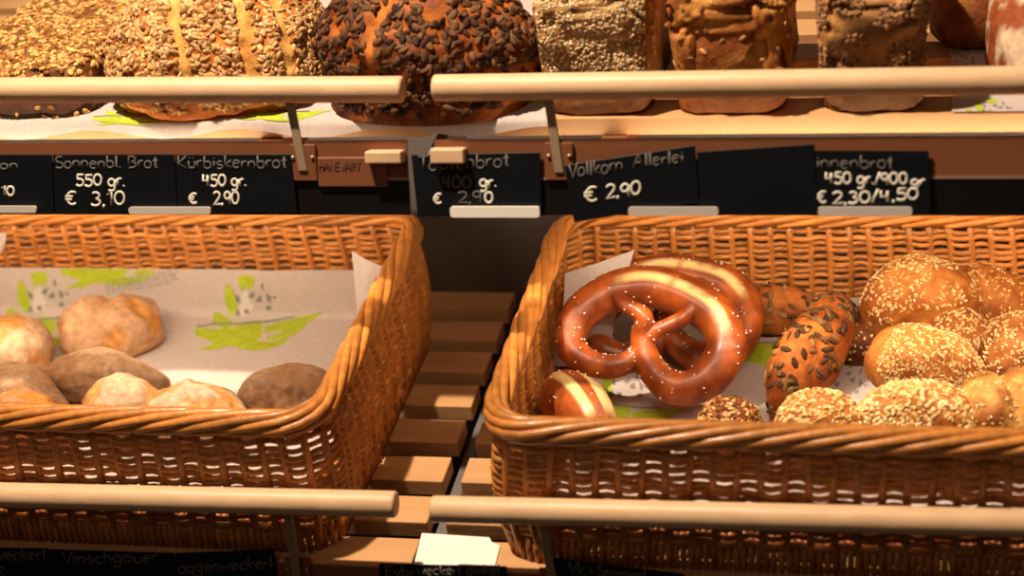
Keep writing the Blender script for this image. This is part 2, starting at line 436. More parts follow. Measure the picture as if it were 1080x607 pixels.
# ------------------------------------------------------------------ bread making
def fbm(p, k, o=4):
    return noise.fractal(Vector((p[0]*k, p[1]*k, p[2]*k)), .8, 2.1, o)
def mixc(a, b, t):
    t = max(0, min(1, t)); return tuple(a[i]*(1-t)+b[i]*t for i in range(3))
def sstep(a, b, x):
    t = max(0, min(1, (x-a)/(b-a))); return t*t*(3-2*t)
def spow(c, e): return math.copysign(abs(c)**e, c)
def loaf(name, dims, M, colour, e=(1, 1), amp=.004, freq=30, nu=96, nv=56, cut=.35, deform=None, material=None, seed=0, surf=None, low=None):
    """a baked body: superellipsoid with a flat underside, noise relief and painted crust; origin at its underside"""
    L, Wd, H = dims; a, b = L/2, Wd/2; c = H/(1+cut)
    V = []; C = []; Q = Vector((seed*7.3, seed*3.1, seed*1.7))
    for j in range(nv+1):
        ph = -PI/2+PI*j/nv
        for i in range(nu):
            th = 2*PI*i/nu
            ux = spow(math.cos(ph), e[0])*spow(math.cos(th), e[1]); uy = spow(math.cos(ph), e[0])*spow(math.sin(th), e[1]); uz = spow(math.sin(ph), e[0])
            x, y, z = a*ux, b*uy, c*uz
            n = fbm((x+Q[0], y+Q[1], z+Q[2]), freq); n2 = fbm((x-Q[0], y+Q[2], z+Q[1]), freq*.35, 2)
            if uz > -.95*cut:
                r = math.sqrt(ux*ux+uy*uy+uz*uz)+1e-9
                x += ux/r*(n*amp+n2*amp*1.2); y += uy/r*(n*amp+n2*amp*1.2); z += uz/r*(n*amp+n2*amp*1.2)
            if z < -c*cut: z = -c*cut+(z+c*cut)*.04
            z += c*cut
            if deform: x, y, z = deform(x, y, z, ux, uy, uz, n, n2)
            V.append((x, y, max(z, 0))); C.append(colour(ux, uy, uz, n, n2, (x, y, z)))
    F = []
    for j in range(nv):
        for i in range(nu): F.append((j*nu+i, j*nu+(i+1) % nu, (j+1)*nu+(i+1) % nu, (j+1)*nu+i))
    m = MB(); m.add(V, F, C); o = m.build(name, material or M_BREAD, None, M=M)
    o['_n'] = 0; del o['_n']
    return o
_sp = None
def seed_proto():
    v = [(0, 0, 1.0)]; f = []; k = 7
    for ring, (rr, z) in enumerate(((.62, .72), (1, 0), (.62, -.72))):
        for i in range(k): a = 2*PI*i/k; v.append((rr*math.cos(a), rr*math.sin(a), z))
    v.append((0, 0, -1.0))
    for i in range(k): f.append((0, 1+i, 1+(i+1) % k))
    for r in range(2):
        for i in range(k): f.append((1+r*k+i, 1+(r+1)*k+i, 1+(r+1)*k+(i+1) % k, 1+r*k+(i+1) % k))
    for i in range(k): f.append((len(v)-1, 1+2*k+(i+1) % k, 1+2*k+i))
    return np.array(v), f
SPV, SPF = seed_proto()
def scatter(o, count, size, cols, keep, name='seed_topping', lift=.3, align=None, pool=None):
    """seeds pressed into the crust of o; keep(co, no) chooses where"""
    me = o.data; nv = len(me.vertices)
    co = np.empty(nv*3); me.vertices.foreach_get('co', co); co = co.reshape(-1, 3)
    polys = [tuple(p.vertices) for p in me.polygons]
    quad = np.array([q for q in polys if len(q) == 4]); A, B, C, D = (co[quad[:, i]] for i in range(4))
    nn = np.cross(C-A, D-B); ar = np.linalg.norm(nn, axis=1); nn = nn/(ar[:, None]+1e-12)
    pr = ar/ar.sum(); m = MB(); made = 0; tries = 0
    L, Wd, T = size
    while made < count and tries < 12:
        tries += 1
        idx = rng.choice(len(quad), count*2, p=pr)
        for i in idx:
            u, v = rng.uniform(0, 1, 2)
            p = A[i]*(1-u)*(1-v)+B[i]*u*(1-v)+C[i]*u*v+D[i]*(1-u)*v; n = nn[i]
            if not keep(p, n): continue
            t = np.cross(n, rng.normal(size=3)) if align is None else align(p, n)
            t = t - n*(t@n); t /= np.linalg.norm(t)+1e-9; b = np.cross(n, t)
            n2 = n + rng.normal(0, .25)*t + rng.normal(0, .25)*b; n2 /= np.linalg.norm(n2)
            t = t-n2*(t@n2); t /= np.linalg.norm(t); b = np.cross(n2, t)
            s = rng.uniform(.8, 1.2)
            V = p + n*T*lift + (SPV[:, 2:3]*L*t + SPV[:, 0:1]*Wd*b + SPV[:, 1:2]*T*n2)*s
            c = np.array(cols[rng.integers(len(cols))])*rng.uniform(.75, 1.15)
            m.add(V, SPF, c); made += 1
            if made >= count: break
    s = m.build(name, M_SEED, o); s['kind'] = 'stuff'
    return s

GOLD, TAN, BROWN, DARK, FLOUR, CRUMB = lin(206, 130, 52), lin(196, 140, 88), lin(134, 72, 26), lin(70, 34, 14), lin(212, 184, 156), lin(236, 200, 130)

# ---- upper shelf loaves
def seat(px, py, S, h=0): return on_slope(px, py, h, S)
def col_grain(ux, uy, uz, n, n2, p):
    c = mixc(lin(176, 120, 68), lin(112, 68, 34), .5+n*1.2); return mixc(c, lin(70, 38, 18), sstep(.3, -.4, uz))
X, t = seat(60, 118, UPP)
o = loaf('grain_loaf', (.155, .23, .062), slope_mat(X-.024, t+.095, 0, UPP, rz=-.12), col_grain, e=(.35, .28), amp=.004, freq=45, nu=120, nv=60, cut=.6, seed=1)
scatter(o, 2800, (.0036, .0026, .0013), [lin(206, 158, 98), lin(176, 120, 58), lin(140, 92, 44), lin(220, 180, 110)], lambda p, n: n[2] > .25 or rng.uniform() < .12)
tag(o, 'flat rectangular grain loaf, cropped at the left edge of upper shelf', 'bread')

def oval(name, px, py, dims, rz, base, seedcols, count, ssize, seedno, cuts, label, dt=.042, e=(.9, .85), group=None, keepx=None):
    X, t = seat(px, py, UPP)
    L = dims[0]
    def cutm(x, y):
        v = 0
        for cx, sl, w in cuts:
            d = abs(x-(cx+sl*y)+.005*noise.noise(Vector((y*45, cx*50, 2))))/w*(1+.35*noise.noise(Vector((y*90, x*60, 4)))); v = max(v, 1-sstep(.6, 1.1, d))
        return v
    def colf(ux, uy, uz, n, n2, p):
        c = mixc(base[0], base[1], .55+n*1.3)
        c = mixc(c, base[2], cutm(p[0], p[1])*sstep(-.1, .2, uz)*(.75+n)); return c
    def df(x, y, z, ux, uy, uz, n, n2):
        k = cutm(x, y)*sstep(0, .3, uz); return x, y, z-k*.004
    o = loaf(name, dims, slope_mat(X, t+dt, 0, UPP, rz=rz), colf, e=e, amp=.007, freq=26, nu=140, nv=70, cut=.4, seed=seedno, deform=df)
    scatter(o, count, ssize, seedcols, lambda p, n: n[2] > -.35 and p[2] > .012 and cutm(p[0], p[1]) < .35 and noise.noise(Vector(p*70)) > -.62)
    tag(o, label, 'bread', group); return o
oval('sunflower_seed_loaf', 224, 116, (.222, .15, .118), .05, (lin(214, 132, 52), lin(176, 92, 30), lin(246, 196, 110)),
     [lin(226, 182, 122), lin(206, 158, 98), lin(188, 142, 92), lin(216, 176, 128), lin(150, 104, 62)], 3600, (.0045, .0026, .0014), 2,
     [(-.028, -.25, .0075), (.026, -.42, .0085), (.066, -.4, .007)], 'oval loaf crusted with pale sunflower seeds, three pale cuts across it')
oval('pumpkin_seed_loaf', 447, 120, (.216, .155, .122), -.04, (lin(200, 112, 36), lin(120, 54, 18), lin(214, 130, 50)),
     [lin(96, 62, 40), lin(70, 42, 28), lin(122, 84, 56), lin(54, 32, 24), lin(104, 74, 50)], 1500, (.0062, .0034, .0015), 3,
     [(.0, .5, .007)], 'round dark loaf studded with brown pumpkin seeds, behind the gap in the rails')

def tin_loaf(name, pxl, pxr, py, H, Lg, cols, label, seedno, taper=.06, amp=.004, crater=0, seeds=None, rz=-.02, freq=35, group=None):
    XA, tA = seat(pxl, py, UPP); XB, tB = seat(pxr, py, UPP); w = XB-XA
    def colf(ux, uy, uz, n, n2, p):
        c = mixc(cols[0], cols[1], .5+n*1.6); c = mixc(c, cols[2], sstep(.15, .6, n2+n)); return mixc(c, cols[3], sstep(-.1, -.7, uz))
    def df(x, y, z, ux, uy, uz, n, n2):
        k = 1-taper*(1-z/H); x *= k; y *= k
        if crater:
            q = abs(fbm((x+seedno, y, z*1.3), 22, 3)); cr = (1-sstep(0, .16, q))*crater*sstep(.1, .5, z/H)
            y += cr if uy < 0 else 0; z -= cr*.5*sstep(.6, .9, uz)
        return x, y, z
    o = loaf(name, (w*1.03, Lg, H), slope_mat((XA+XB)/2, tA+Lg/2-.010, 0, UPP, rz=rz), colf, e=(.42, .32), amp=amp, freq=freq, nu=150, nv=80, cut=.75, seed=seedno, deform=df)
    if seeds: scatter(o, *seeds)
    tag(o, label, 'bread', group); return o
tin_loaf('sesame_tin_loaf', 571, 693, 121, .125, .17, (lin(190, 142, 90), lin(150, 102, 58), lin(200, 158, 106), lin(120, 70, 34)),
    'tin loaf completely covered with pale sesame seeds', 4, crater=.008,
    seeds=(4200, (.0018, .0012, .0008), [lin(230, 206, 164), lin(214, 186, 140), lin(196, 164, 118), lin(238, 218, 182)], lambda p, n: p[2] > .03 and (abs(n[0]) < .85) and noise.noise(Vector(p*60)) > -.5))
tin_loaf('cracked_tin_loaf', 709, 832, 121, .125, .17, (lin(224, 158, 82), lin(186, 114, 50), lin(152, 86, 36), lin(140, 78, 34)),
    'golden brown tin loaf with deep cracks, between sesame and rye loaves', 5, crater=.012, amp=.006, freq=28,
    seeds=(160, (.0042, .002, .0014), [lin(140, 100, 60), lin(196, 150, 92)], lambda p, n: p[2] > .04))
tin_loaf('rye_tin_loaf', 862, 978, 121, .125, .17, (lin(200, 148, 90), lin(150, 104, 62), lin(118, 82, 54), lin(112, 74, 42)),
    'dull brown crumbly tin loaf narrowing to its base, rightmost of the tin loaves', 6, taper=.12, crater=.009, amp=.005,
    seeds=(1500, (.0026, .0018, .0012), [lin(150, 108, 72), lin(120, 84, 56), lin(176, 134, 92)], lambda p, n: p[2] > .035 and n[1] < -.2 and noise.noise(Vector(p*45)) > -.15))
# round bread leaning at the back and floury one at the edge
X, t = on_slope(1026, 56, .0, UPP)
def col_round(ux, uy, uz, n, n2, p): return mixc(mixc(lin(176, 108, 54), lin(132, 76, 36), .5+n), lin(190, 126, 66), sstep(.2, .6, n2))
o = loaf('round_loaf', (.085, .10, .075), slope_mat(X, t+.045, 0.004, UPP, rx=0, ry=0), col_round, amp=.003, freq=25, seed=7, cut=.5)
tag(o, 'small dark round loaf at the back beside the rye tin loaf', 'bread')
X, t = on_slope(1108, 100, .0, UPP)
def col_fl(ux, uy, uz, n, n2, p):
    k = .35*math.sin(p[1]*200+p[2]*90); return mixc(lin(156, 78, 38), lin(216, 190, 164), sstep(-.35, .1, k+n*1.8+n2*.8+.3))
o = loaf('floury_loaf', (.12, .20, .095), slope_mat(X+.006, t+.09, 0, UPP, rz=-.12), col_fl, amp=.003, freq=25, seed=8, cut=.4, e=(.8, .8))
tag(o, 'floury striped loaf cut off by the right edge, upper shelf', 'bread')

# papers of the upper shelf
def usheet(x0, x1, t0, t1, droop, label, name='shelf_paper', wa=.0):
    def fn(u, v):
        X = x0+(x1-x0)*u; t = t0+(t1-t0)*v
        h = .0012+abs(wob(X, t, .0008, 12))
        if v < .12:
            q = (.12-v)/.12; tin = t0+(t1-t0)*.12
            if droop > 0:                      # the front edge hangs over the first slat
                if q < .5: t = .0245+(tin-.0245)*(1-q/.5); h += wa*(.5+.5*math.sin(X*34+1.0))*math.sin(PI*q)
                else:
                    p = (q-.5)/.5; h += wa*(.5+.5*math.sin(X*34+1.0))*(1-p)-droop*p**1.3*(1+.4*math.sin(X*41)); t = .0245-.0035*math.sin(PI/2*p)-.001
            else: h += .001*q*q
        return X, t, h
    return sheet(name, UPP, fn, 90, 40, M_PAPER, label, group='printed bakery papers')
xa, _ = on_slope(572, 118, 0, UPP)
uA = usheet(-.56, xa+.012, .018, .40, .012, 'long sheet of paper under the grain, sunflower and pumpkin seed loaves', wa=.003)
xa, _ = on_slope(992, 118, 0, UPP)
uB = usheet(xa+.01, xa+.30, .026, .40, -.001, 'paper sheet under the breads at the right end of upper shelf')
xa, _ = on_slope(640, 60, 0, UPP); xb, _ = on_slope(722, 20, 0, UPP)
uC = usheet(xa, xb+.03, .12, .42, -.001, 'paper sheet showing between the sesame and cracked tin loaves')
for par, lst in ((uA, ((140, 118, 0), (290, 114, .05), (552, 95, .1))), (uB, ((1010, 66, .1), (1046, 118, 0.1))), (uC, ((703, 12, 0),))):
    for px, py, rot in lst: logo_on(par, px, py, .75, .35, rot, ('green', 'ink'))

# ---- rolls in the left basket
def col_floury(c1, c2, fl=.5):
    def f(ux, uy, uz, n, n2, p):
        c = mixc(c1, c2, .5+n*2.0); return mixc(c, FLOUR, fl*sstep(-.1, .25, n2*1.2+uz*.25+n*1.1))
    return f
def roll(name, px, py, dims, hc, rz, colf, label, rx=0, ry=0, seedno=0, group=None, amp=.003, e=(.95, .95), cut=.35, material=None, freq=35, deform=None, nu=84, nv=48, lift=None):
    """centre of the roll seen at px,py at height hc over the shelf plane"""
    X, t = on_slope(px, py, hc)
    M = slope_mat(X, t, hc, LOW, rz=rz, rx=rx, ry=ry) @ Matrix.Translation((0, 0, -dims[2]/2))
    o = loaf(name, dims, M, colf, seed=seedno, amp=amp, e=e, cut=cut, material=material, freq=freq, deform=deform, nu=nu, nv=nv)
    tag(o, label, 'bread roll', group); return o
GR = 'rolls in the left basket'
HB = .030
PALE = (lin(214, 156, 92), lin(180, 112, 52)); GREY = (lin(176, 138, 104), lin(150, 108, 76))
def seam(x, y, z, ux, uy, uz, n, n2):
    k = math.exp(-((ux-.05)**2)/.02)*sstep(.1, .7, uz); return x, y, z-k*.010
roll('floury_roll', 112, 338, (.122, .085, .056), HB+.028, .06, col_floury(lin(222, 160, 88), lin(196, 122, 56), .6), 'golden floury roll with a seam on top, farthest back in left basket', seedno=11, group=GR, amp=.005, deform=seam)
roll('floury_roll', 8, 362, (.088, .10, .058), HB+.030, .2, col_floury(*PALE, .75), 'round floury roll cut off by the left edge of the photo', seedno=12, group=GR, amp=.004)
def taper(x, y, z, ux, uy, uz, n, n2):
    k = 1-.55*sstep(.1, 1, ux)-.25*sstep(-.5, -1, ux); return x*1.0, y*k, z*(.55+.45*k)
roll('pointed_roll', 108, 392, (.150, .060, .045), HB+.026, .08, col_floury(*GREY, .35), 'grey brown pointed roll lying across the middle of left basket', seedno=13, group=GR, deform=taper, ry=.05)
roll('pointed_roll', 22, 408, (.12, .065, .045), HB+.034, -.25, col_floury(*GREY, .4), 'brownish pointed roll under the round roll, left side of basket', seedno=14, group=GR, deform=taper)
roll('floury_roll', 128, 423, (.088, .07, .052), HB+.040, .1, col_floury(*PALE, .85), 'pale roll peeping over the front rim below the pointed roll', seedno=15, group=GR, amp=.004)
roll('floury_roll', 203, 430, (.104, .07, .050), HB+.038, -.06, col_floury(*PALE, .95), 'whitish roll peeping over the front rim right of the other pale roll', seedno=16, group=GR, amp=.005)
roll('floury_roll', 22, 436, (.09, .06, .048), HB+.040, 0, col_floury(lin(206, 130, 60), lin(160, 90, 36), .3), 'brown roll barely showing over the rim at lower left', seedno=17, group=GR)
roll('pointed_roll', 305, 410, (.105, .07, .050), HB+.030, .12, col_floury(lin(170, 128, 92), lin(132, 92, 62), .35), 'dull grey brown roll alone at the right front of left basket', seedno=18, group=GR, amp=.003)
roll('floury_roll', 388, 366, (.055, .06, .040), HB+.022, 0, col_floury(*GREY, .3), 'small greyish roll half hidden behind the right wall of left basket', seedno=19, group=GR)

# ------------------------------------------------------------------ pretzels
LYE, LYED, SPLIT = lin(200, 100, 32), lin(128, 54, 16), lin(244, 214, 150)
def catmull(P, n):
    P = np.array(P, float); out = []
    for i in range(len(P)-1):
        p0, p1, p2, p3 = P[max(i-1, 0)], P[i], P[i+1], P[min(i+2, len(P)-1)]
        for q in range(n):
            u = q/n; out.append(.5*((2*p1)+(-p0+p2)*u+(2*p0-5*p1+4*p2-p3)*u*u+(-p0+3*p1-3*p2+p3)*u**3))
    out.append(P[-1]); return np.array(out)
PZ = [(282,178,.030,19),(298,222,.034,24),(345,256,.040,29),(402,290,.044,33),(396,345,.012,42),(432,425,0,50),(515,492,0,58),(612,478,0,64),(676,400,0,68),(684,320,0,72),(630,240,0,76),(520,185,0,76),(400,158,0,76),(285,178,0,74),(190,235,0,68),(142,310,0,60),(150,385,0,54),(220,430,0,46),(305,440,0,42),(375,402,0,36),(425,335,.020,32),(490,302,.030,28),(545,262,.034,26),(578,192,.036,20)]
PZU = .3125*.00092
def pretzel(name, M, label, stuff=True):
    pts = catmull([((x-400)*PZU, -(y-310)*PZU*1.12, z*.38+.020, r*PZU) for x, y, z, r in PZ], 12)
    P, R = pts[:, :3], pts[:, 3]; n = len(P); k = 28
    T = np.gradient(P, axis=0); T /= np.linalg.norm(T, axis=1)[:, None]
    up = np.array([0, 0, 1.]); A = np.cross(T, up); A /= np.linalg.norm(A, axis=1)[:, None]; B = np.cross(A, T)
    V = []; C = []; F = []
    s = np.arange(n)/(n-1)
    for i in range(n):
        rr = R[i]
        e = min(i, n-1-i)
        if e < 6: rr *= math.sqrt(max(.05, 1-((6-e)/6)**2))
        for q in range(k):
            a = 2*PI*q/k; nrm = math.cos(a)*A[i]+math.sin(a)*B[i]
            # belly between s=.36 and .62 carries the split, on the outer upper side
            w = sstep(.375, .41, s[i])*(1-sstep(.53, .58, s[i]))
            da = (a-math.radians(84)); da = (da+PI) % (2*PI)-PI
            wid = .15+.12*noise.noise(Vector((s[i]*18, 0, 5)))
            sp = w*(1-sstep(wid*.8, wid*1.25, abs(da)+.10*noise.noise(Vector((s[i]*60, a*2, 1)))))
            p = P[i]+nrm*rr*(1-.05*sp); nz = fbm(p+np.array([1, 2, 3.]), 40, 3)
            p = p+nrm*nz*.0008
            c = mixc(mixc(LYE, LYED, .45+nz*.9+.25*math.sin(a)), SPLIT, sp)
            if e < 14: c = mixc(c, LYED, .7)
            V.append(p); C.append(c)
    for i in range(n-1):
        for q in range(k): F.append((i*k+q, i*k+(q+1) % k, (i+1)*k+(q+1) % k, (i+1)*k+q))
    F.append(tuple(range(k))[::-1]); F.append(tuple((n-1)*k+q for q in range(k)))
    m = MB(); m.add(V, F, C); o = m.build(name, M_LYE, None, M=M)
    # coarse salt
    sm = MB()
    for _ in range(110):
        i = rng.integers(20, n-20); a = rng.uniform(.1, PI-.1); nrm = math.cos(a)*A[i]+math.sin(a)*B[i]; p = P[i]+nrm*(R[i]+.0004)
        r = rng.uniform(.0006, .0013); sm.add(SPV*r+p, SPF, lin(248, 238, 220))
    s2 = sm.build('salt_grains', M_SEED, o); s2['kind'] = 'stuff'
    tag(o, label, 'pretzel', 'soft pretzels'); return o
# plane of the front pretzel: leaning back against the one behind
def lean_mat(px, py, hc, lean, spin=0, flipx=False):
    X, t = on_slope(px, py, hc)
    return slope_mat(X, t, hc, LOW, rx=0) @ Matrix.Rotation(lean, 4, 'X') @ Matrix.Rotation(spin, 4, 'Z')
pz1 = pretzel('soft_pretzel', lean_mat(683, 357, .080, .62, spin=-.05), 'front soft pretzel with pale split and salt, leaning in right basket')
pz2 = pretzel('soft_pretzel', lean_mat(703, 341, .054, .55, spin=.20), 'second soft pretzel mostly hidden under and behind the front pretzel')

def col_lye(sp):
    def f(ux, uy, uz, n, n2, p): return mixc(mixc(LYE, LYED, .3+n), SPLIT, sp(ux, uy, uz, n))
    return f
o = roll('lye_roll', 609, 425, (.128, .062, .056), .068, -1.0, col_lye(lambda ux, uy, uz, n: max(1-sstep(.20, .28, abs(uy-.55+.1*ux)), 1-sstep(.12, .20, abs(uy+.25-.05*ux)))*(1-sstep(.70, .9, abs(ux)))*sstep(-.1, .1, uz)),
    'small lye roll with two pale slits at left front of the right basket', seedno=31, material=M_LYE, amp=.001, ry=-.12, nu=120, nv=64)
for c in (0,):
    scatter(o, 22, (.001, .001, .001), [lin(248, 238, 220)], lambda p, n: n[2] > .3, name='salt_grains')
# ---- seeded rolls in the right basket
def col_s(c1, c2):
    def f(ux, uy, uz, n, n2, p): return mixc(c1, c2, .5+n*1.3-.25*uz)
    return f
SES = [lin(232, 200, 140), lin(216, 178, 112), lin(200, 156, 92), lin(240, 216, 166)]
GR2 = 'seeded rolls in the right basket'
PK = [lin(96, 66, 42), lin(74, 50, 34), lin(130, 92, 56), lin(150, 116, 70)]
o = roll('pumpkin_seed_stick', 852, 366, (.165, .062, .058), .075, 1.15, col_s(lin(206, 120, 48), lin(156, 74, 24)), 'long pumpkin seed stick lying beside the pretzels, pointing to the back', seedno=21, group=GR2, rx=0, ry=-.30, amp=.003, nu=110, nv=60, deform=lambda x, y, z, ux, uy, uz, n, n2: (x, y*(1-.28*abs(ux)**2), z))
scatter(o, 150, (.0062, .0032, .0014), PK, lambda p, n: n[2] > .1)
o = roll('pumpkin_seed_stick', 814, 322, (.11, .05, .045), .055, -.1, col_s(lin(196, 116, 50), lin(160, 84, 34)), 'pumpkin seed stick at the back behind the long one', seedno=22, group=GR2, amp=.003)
scatter(o, 60, (.0062, .0032, .0014), PK, lambda p, n: n[2] > .1)
def sesame(px, py, dims, hc, rz, label, seedno, n=1300, c=(lin(208, 134, 62), lin(168, 92, 36)), rx=0, ry=0, where=None, e=(.95, .9), seeds=SES, size=(.0019, .0012, .0008), name='sesame_roll', deform=None):
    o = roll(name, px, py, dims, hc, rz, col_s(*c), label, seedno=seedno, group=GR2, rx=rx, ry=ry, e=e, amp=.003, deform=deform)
    scatter(o, n, size, seeds, where or (lambda p, nn: nn[2] > -.05 and noise.noise(Vector(p*50)) > -.45)); return o
DD = lambda x, y, z, ux, uy, uz, n, n2: (x*(1-.12*uy), y, z*(1-.25*sstep(.3, 1, ux)))
sesame(966, 306, (.122, .082, .068), .098, .25, 'big pale sesame roll, topmost of the pile in right basket', 23, n=800, rx=.15, ry=-.25, deform=DD, where=lambda p, n: n[2] > .15 and noise.noise(Vector(p*40)) > -.2)
sesame(1048, 312, (.10, .075, .055), .070, -.35, 'smooth golden sesame roll right behind the topmost one', 24, n=350, ry=.2)
sesame(1012, 358, (.07, .075, .058), .062, 0, 'dark sesame roll squeezed between the topmost and the rightmost rolls', 25, n=700, c=(lin(176, 104, 48), lin(130, 66, 26)))
sesame(1072, 362, (.075, .08, .062), .070, .1, 'sesame roll at the right edge above the torn front roll', 26, n=700, c=(lin(186, 116, 58), lin(140, 76, 32)))
sesame(972, 380, (.118, .08, .066), .075, -.55, 'sesame roll tilted on its side in the middle of the pile', 27, n=1300, rx=.5, where=lambda p, n: p[0] > -.03 and n[2] > -.2)
sesame(968, 434, (.116, .078, .058), .085, -.12, 'broad roll thickly covered with oats at the front, middle', 28, n=1100, size=(.0026, .0021, .0009), name='oat_roll')
sesame(1060, 425, (.10, .085, .062), .088, .25, 'pale torn roll at right front corner of the photo', 29, n=250, c=(lin(226, 168, 92), lin(160, 88, 36)), deform=seam)
sesame(864, 440, (.082, .07, .052), .080, .1, 'small golden oat roll at the front below the pumpkin seed stick', 30, n=650, size=(.0026, .0019, .0009), name='oat_roll')
sesame(768, 444, (.062, .06, .044), .068, .1, 'small dark grain roll at the front just below the front pretzel', 32, n=650, c=(lin(150, 84, 40), lin(112, 56, 24)), seeds=[lin(214, 176, 120), lin(130, 70, 34), lin(96, 54, 30), lin(180, 120, 64)], size=(.0032, .002, .001), name='grain_roll')
sesame(905, 350, (.06, .07, .05), .050, .2, 'dark roll in the shadow under the topmost sesame roll', 33, n=200, c=(lin(140, 78, 34), lin(100, 50, 20)), name='grain_roll')

# paper flaps
flap([(371, 264, 0), (374, 298, 0), (377, 334, 0), (396, 334, -.01), (402, 310, -.012), (412, 284, -.012)], .25, 'small white paper corner standing at the right wall of left basket')
flap([(320, 424, 0), (306, 432, 0), (303, 446, .0), (325, 446, -.0), (340, 430, -.008), (352, 404, -.01)], .06, 'paper scrap beside the grey roll at right front of left basket')
flap([(596, 288, 0), (594, 330, 0), (582, 385, -.0), (640, 385, .0), (650, 330, .0), (669, 263, .0)], .27, 'paper corner standing behind the pretzels at the left wall of right basket')
flap([(-8, 240, 0), (-8, 256, 0), (-8, 272, -.0), (0, 270, .0), (5, 258, .0), (7, 246, .0)], .30, 'tiny tip of paper at the left edge against the basket back')

# ------------------------------------------------------------------ price tags
def arc(cx, cy, rx, ry, a0, a1, n=9):
    return [(cx+rx*math.cos(math.radians(a0+(a1-a0)*i/n)), cy+ry*math.sin(math.radians(a0+(a1-a0)*i/n))) for i in range(n+1)]
G = {
 '0': (.55, [arc(.25, .36, .22, .34, 90, 450, 14)]), '1': (.35, [[(.05, .5), (.22, .7), (.22, 0)]]),
 '2': (.5, [arc(.22, .5, .2, .2, 160, -30, 8)+[(.03, .0), (.46, .02)]]), '3': (.5, [arc(.2, .53, .18, .17, 140, -80, 8)+arc(.2, .18, .22, .18, 80, -150, 8)]),
 '4': (.55, [[(.08, .7), (.05, .32), (.42, .32)], [(.36, .66), (.36, 0)]]), '5': (.5, [[(.44, .7), (.1, .7), (.08, .42)]+arc(.22, .22, .22, .22, 110, -150, 9)]),
 '9': (.5, [arc(.22, .48, .18, .2, 0, 360, 11), [(.4, .6), (.38, 0)]]), '€': (.6, [arc(.34, .34, .26, .34, 50, 310, 10), [(0, .42), (.36, .42)], [(0, .27), (.32, .27)]]),
 '.': (.2, [[(.06, 0), (.09, .04)]]), ',': (.2, [[(.1, .06), (.05, -.12)]]), '/': (.35, [[(.02, -.05), (.3, .75)]]), '-': (.3, [[(.02, .25), (.24, .25)]]), ' ': (.3, []),
 'A': (.6, [[(0, 0), (.25, .72), (.5, 0)], [(.1, .28), (.42, .28)]]), 'B': (.55, [[(.05, 0), (.05, .72)]+arc(.2, .53, .2, .17, 90, -90, 6)+arc(.2, .18, .25, .18, 90, -90, 6)+[(.05, 0)]]),
 'E': (.5, [[(.42, .72), (.05, .72), (.05, 0), (.42, 0)], [(.05, .37), (.36, .37)]]), 'K': (.55, [[(.05, 0), (.05, .74)], [(.45, .72), (.06, .34), (.48, 0)]]),
 'S': (.5, [arc(.24, .53, .19, .18, 40, 270, 8)+arc(.24, .17, .2, .18, 90, -150, 8)]), 'T': (.5, [[(0, .7), (.5, .72)], [(.25, .7), (.25, 0)]]),
 'V': (.5, [[(0, .7), (.22, 0), (.48, .74)]]),
 'a': (.5, [arc(.2, .22, .18, .22, 40, 400, 11), [(.38, .42), (.38, 0)]]), 'b': (.48, [[(.05, .74), (.05, 0)], arc(.22, .21, .18, .21, 160, -190, 11)]),
 'c': (.42, [arc(.22, .22, .19, .22, 50, 310, 8)]), 'd': (.5, [arc(.2, .22, .18, .22, 0, 360, 11), [(.38, .74), (.38, 0)]]),
 'e': (.45, [[(.04, .24), (.36, .26)]+arc(.2, .22, .17, .22, 10, 310, 10)]), 'f': (.34, [arc(.24, .6, .12, .12, 60, 180, 5)+[(.12, .0)], [(0, .42), (.28, .42)]]),
 'g': (.5, [arc(.2, .22, .18, .22, 40, 400, 11), [(.38, .42), (.38, -.12)]+arc(.2, -.14, .18, .16, 0, -150, 6)]), 'h': (.46, [[(.05, .74), (.05, 0)], arc(.2, .22, .16, .2, 170, 0, 6)+[(.36, 0)]]),
 'i': (.2, [[(.08, .42), (.08, 0)], [(.08, .56), (.09, .6)]]), 'k': (.44, [[(.05, .74), (.05, 0)], [(.36, .44), (.06, .2), (.38, 0)]]), 'l': (.2, [[(.06, .74), (.06, .08), (.14, 0)]]),
 'm': (.66, [[(.04, .42), (.04, 0)], arc(.18, .24, .13, .18, 170, 0, 5)+[(.31, 0)], arc(.44, .24, .13, .18, 170, 0, 5)+[(.57, 0)]]),
 'n': (.46, [[(.04, .42), (.04, 0)], arc(.2, .22, .16, .2, 170, 0, 6)+[(.36, 0)]]), 'o': (.46, [arc(.2, .22, .18, .22, 90, 450, 12)]),
 'p': (.48, [[(.05, .42), (.05, -.26)], arc(.22, .22, .17, .2, 160, -190, 10)]), 'r': (.34, [[(.04, .42), (.04, 0)], arc(.18, .24, .14, .18, 170, 50, 4)]),
 's': (.4, [arc(.18, .32, .13, .11, 40, 270, 7)+arc(.18, .1, .14, .11, 90, -150, 7)]), 't': (.36, [[(.14, .66), (.14, .06), (.26, 0)], [(0, .44), (.28, .44)]]),
 'u': (.46, [[(.04, .42)]+arc(.2, .18, .16, .18, 180, 360, 7)+[(.36, .42)], [(.36, .42), (.36, 0)]]), 'v': (.4, [[(0, .42), (.18, 0), (.36, .44)]]),
 'w': (.6, [[(0, .42), (.13, 0), (.26, .34), (.4, 0), (.54, .44)]]), 'y': (.42, [[(0, .42), (.18, .02)], [(.38, .44), (.08, -.26)]])}
G['ü'] = (.46, G['u'][1]+[[(.1, .58), (.11, .61)], [(.28, .58), (.29, .61)]])
G['ö'] = (.46, G['o'][1]+[[(.1, .58), (.11, .61)], [(.28, .58), (.29, .61)]])
def capital(s): return s
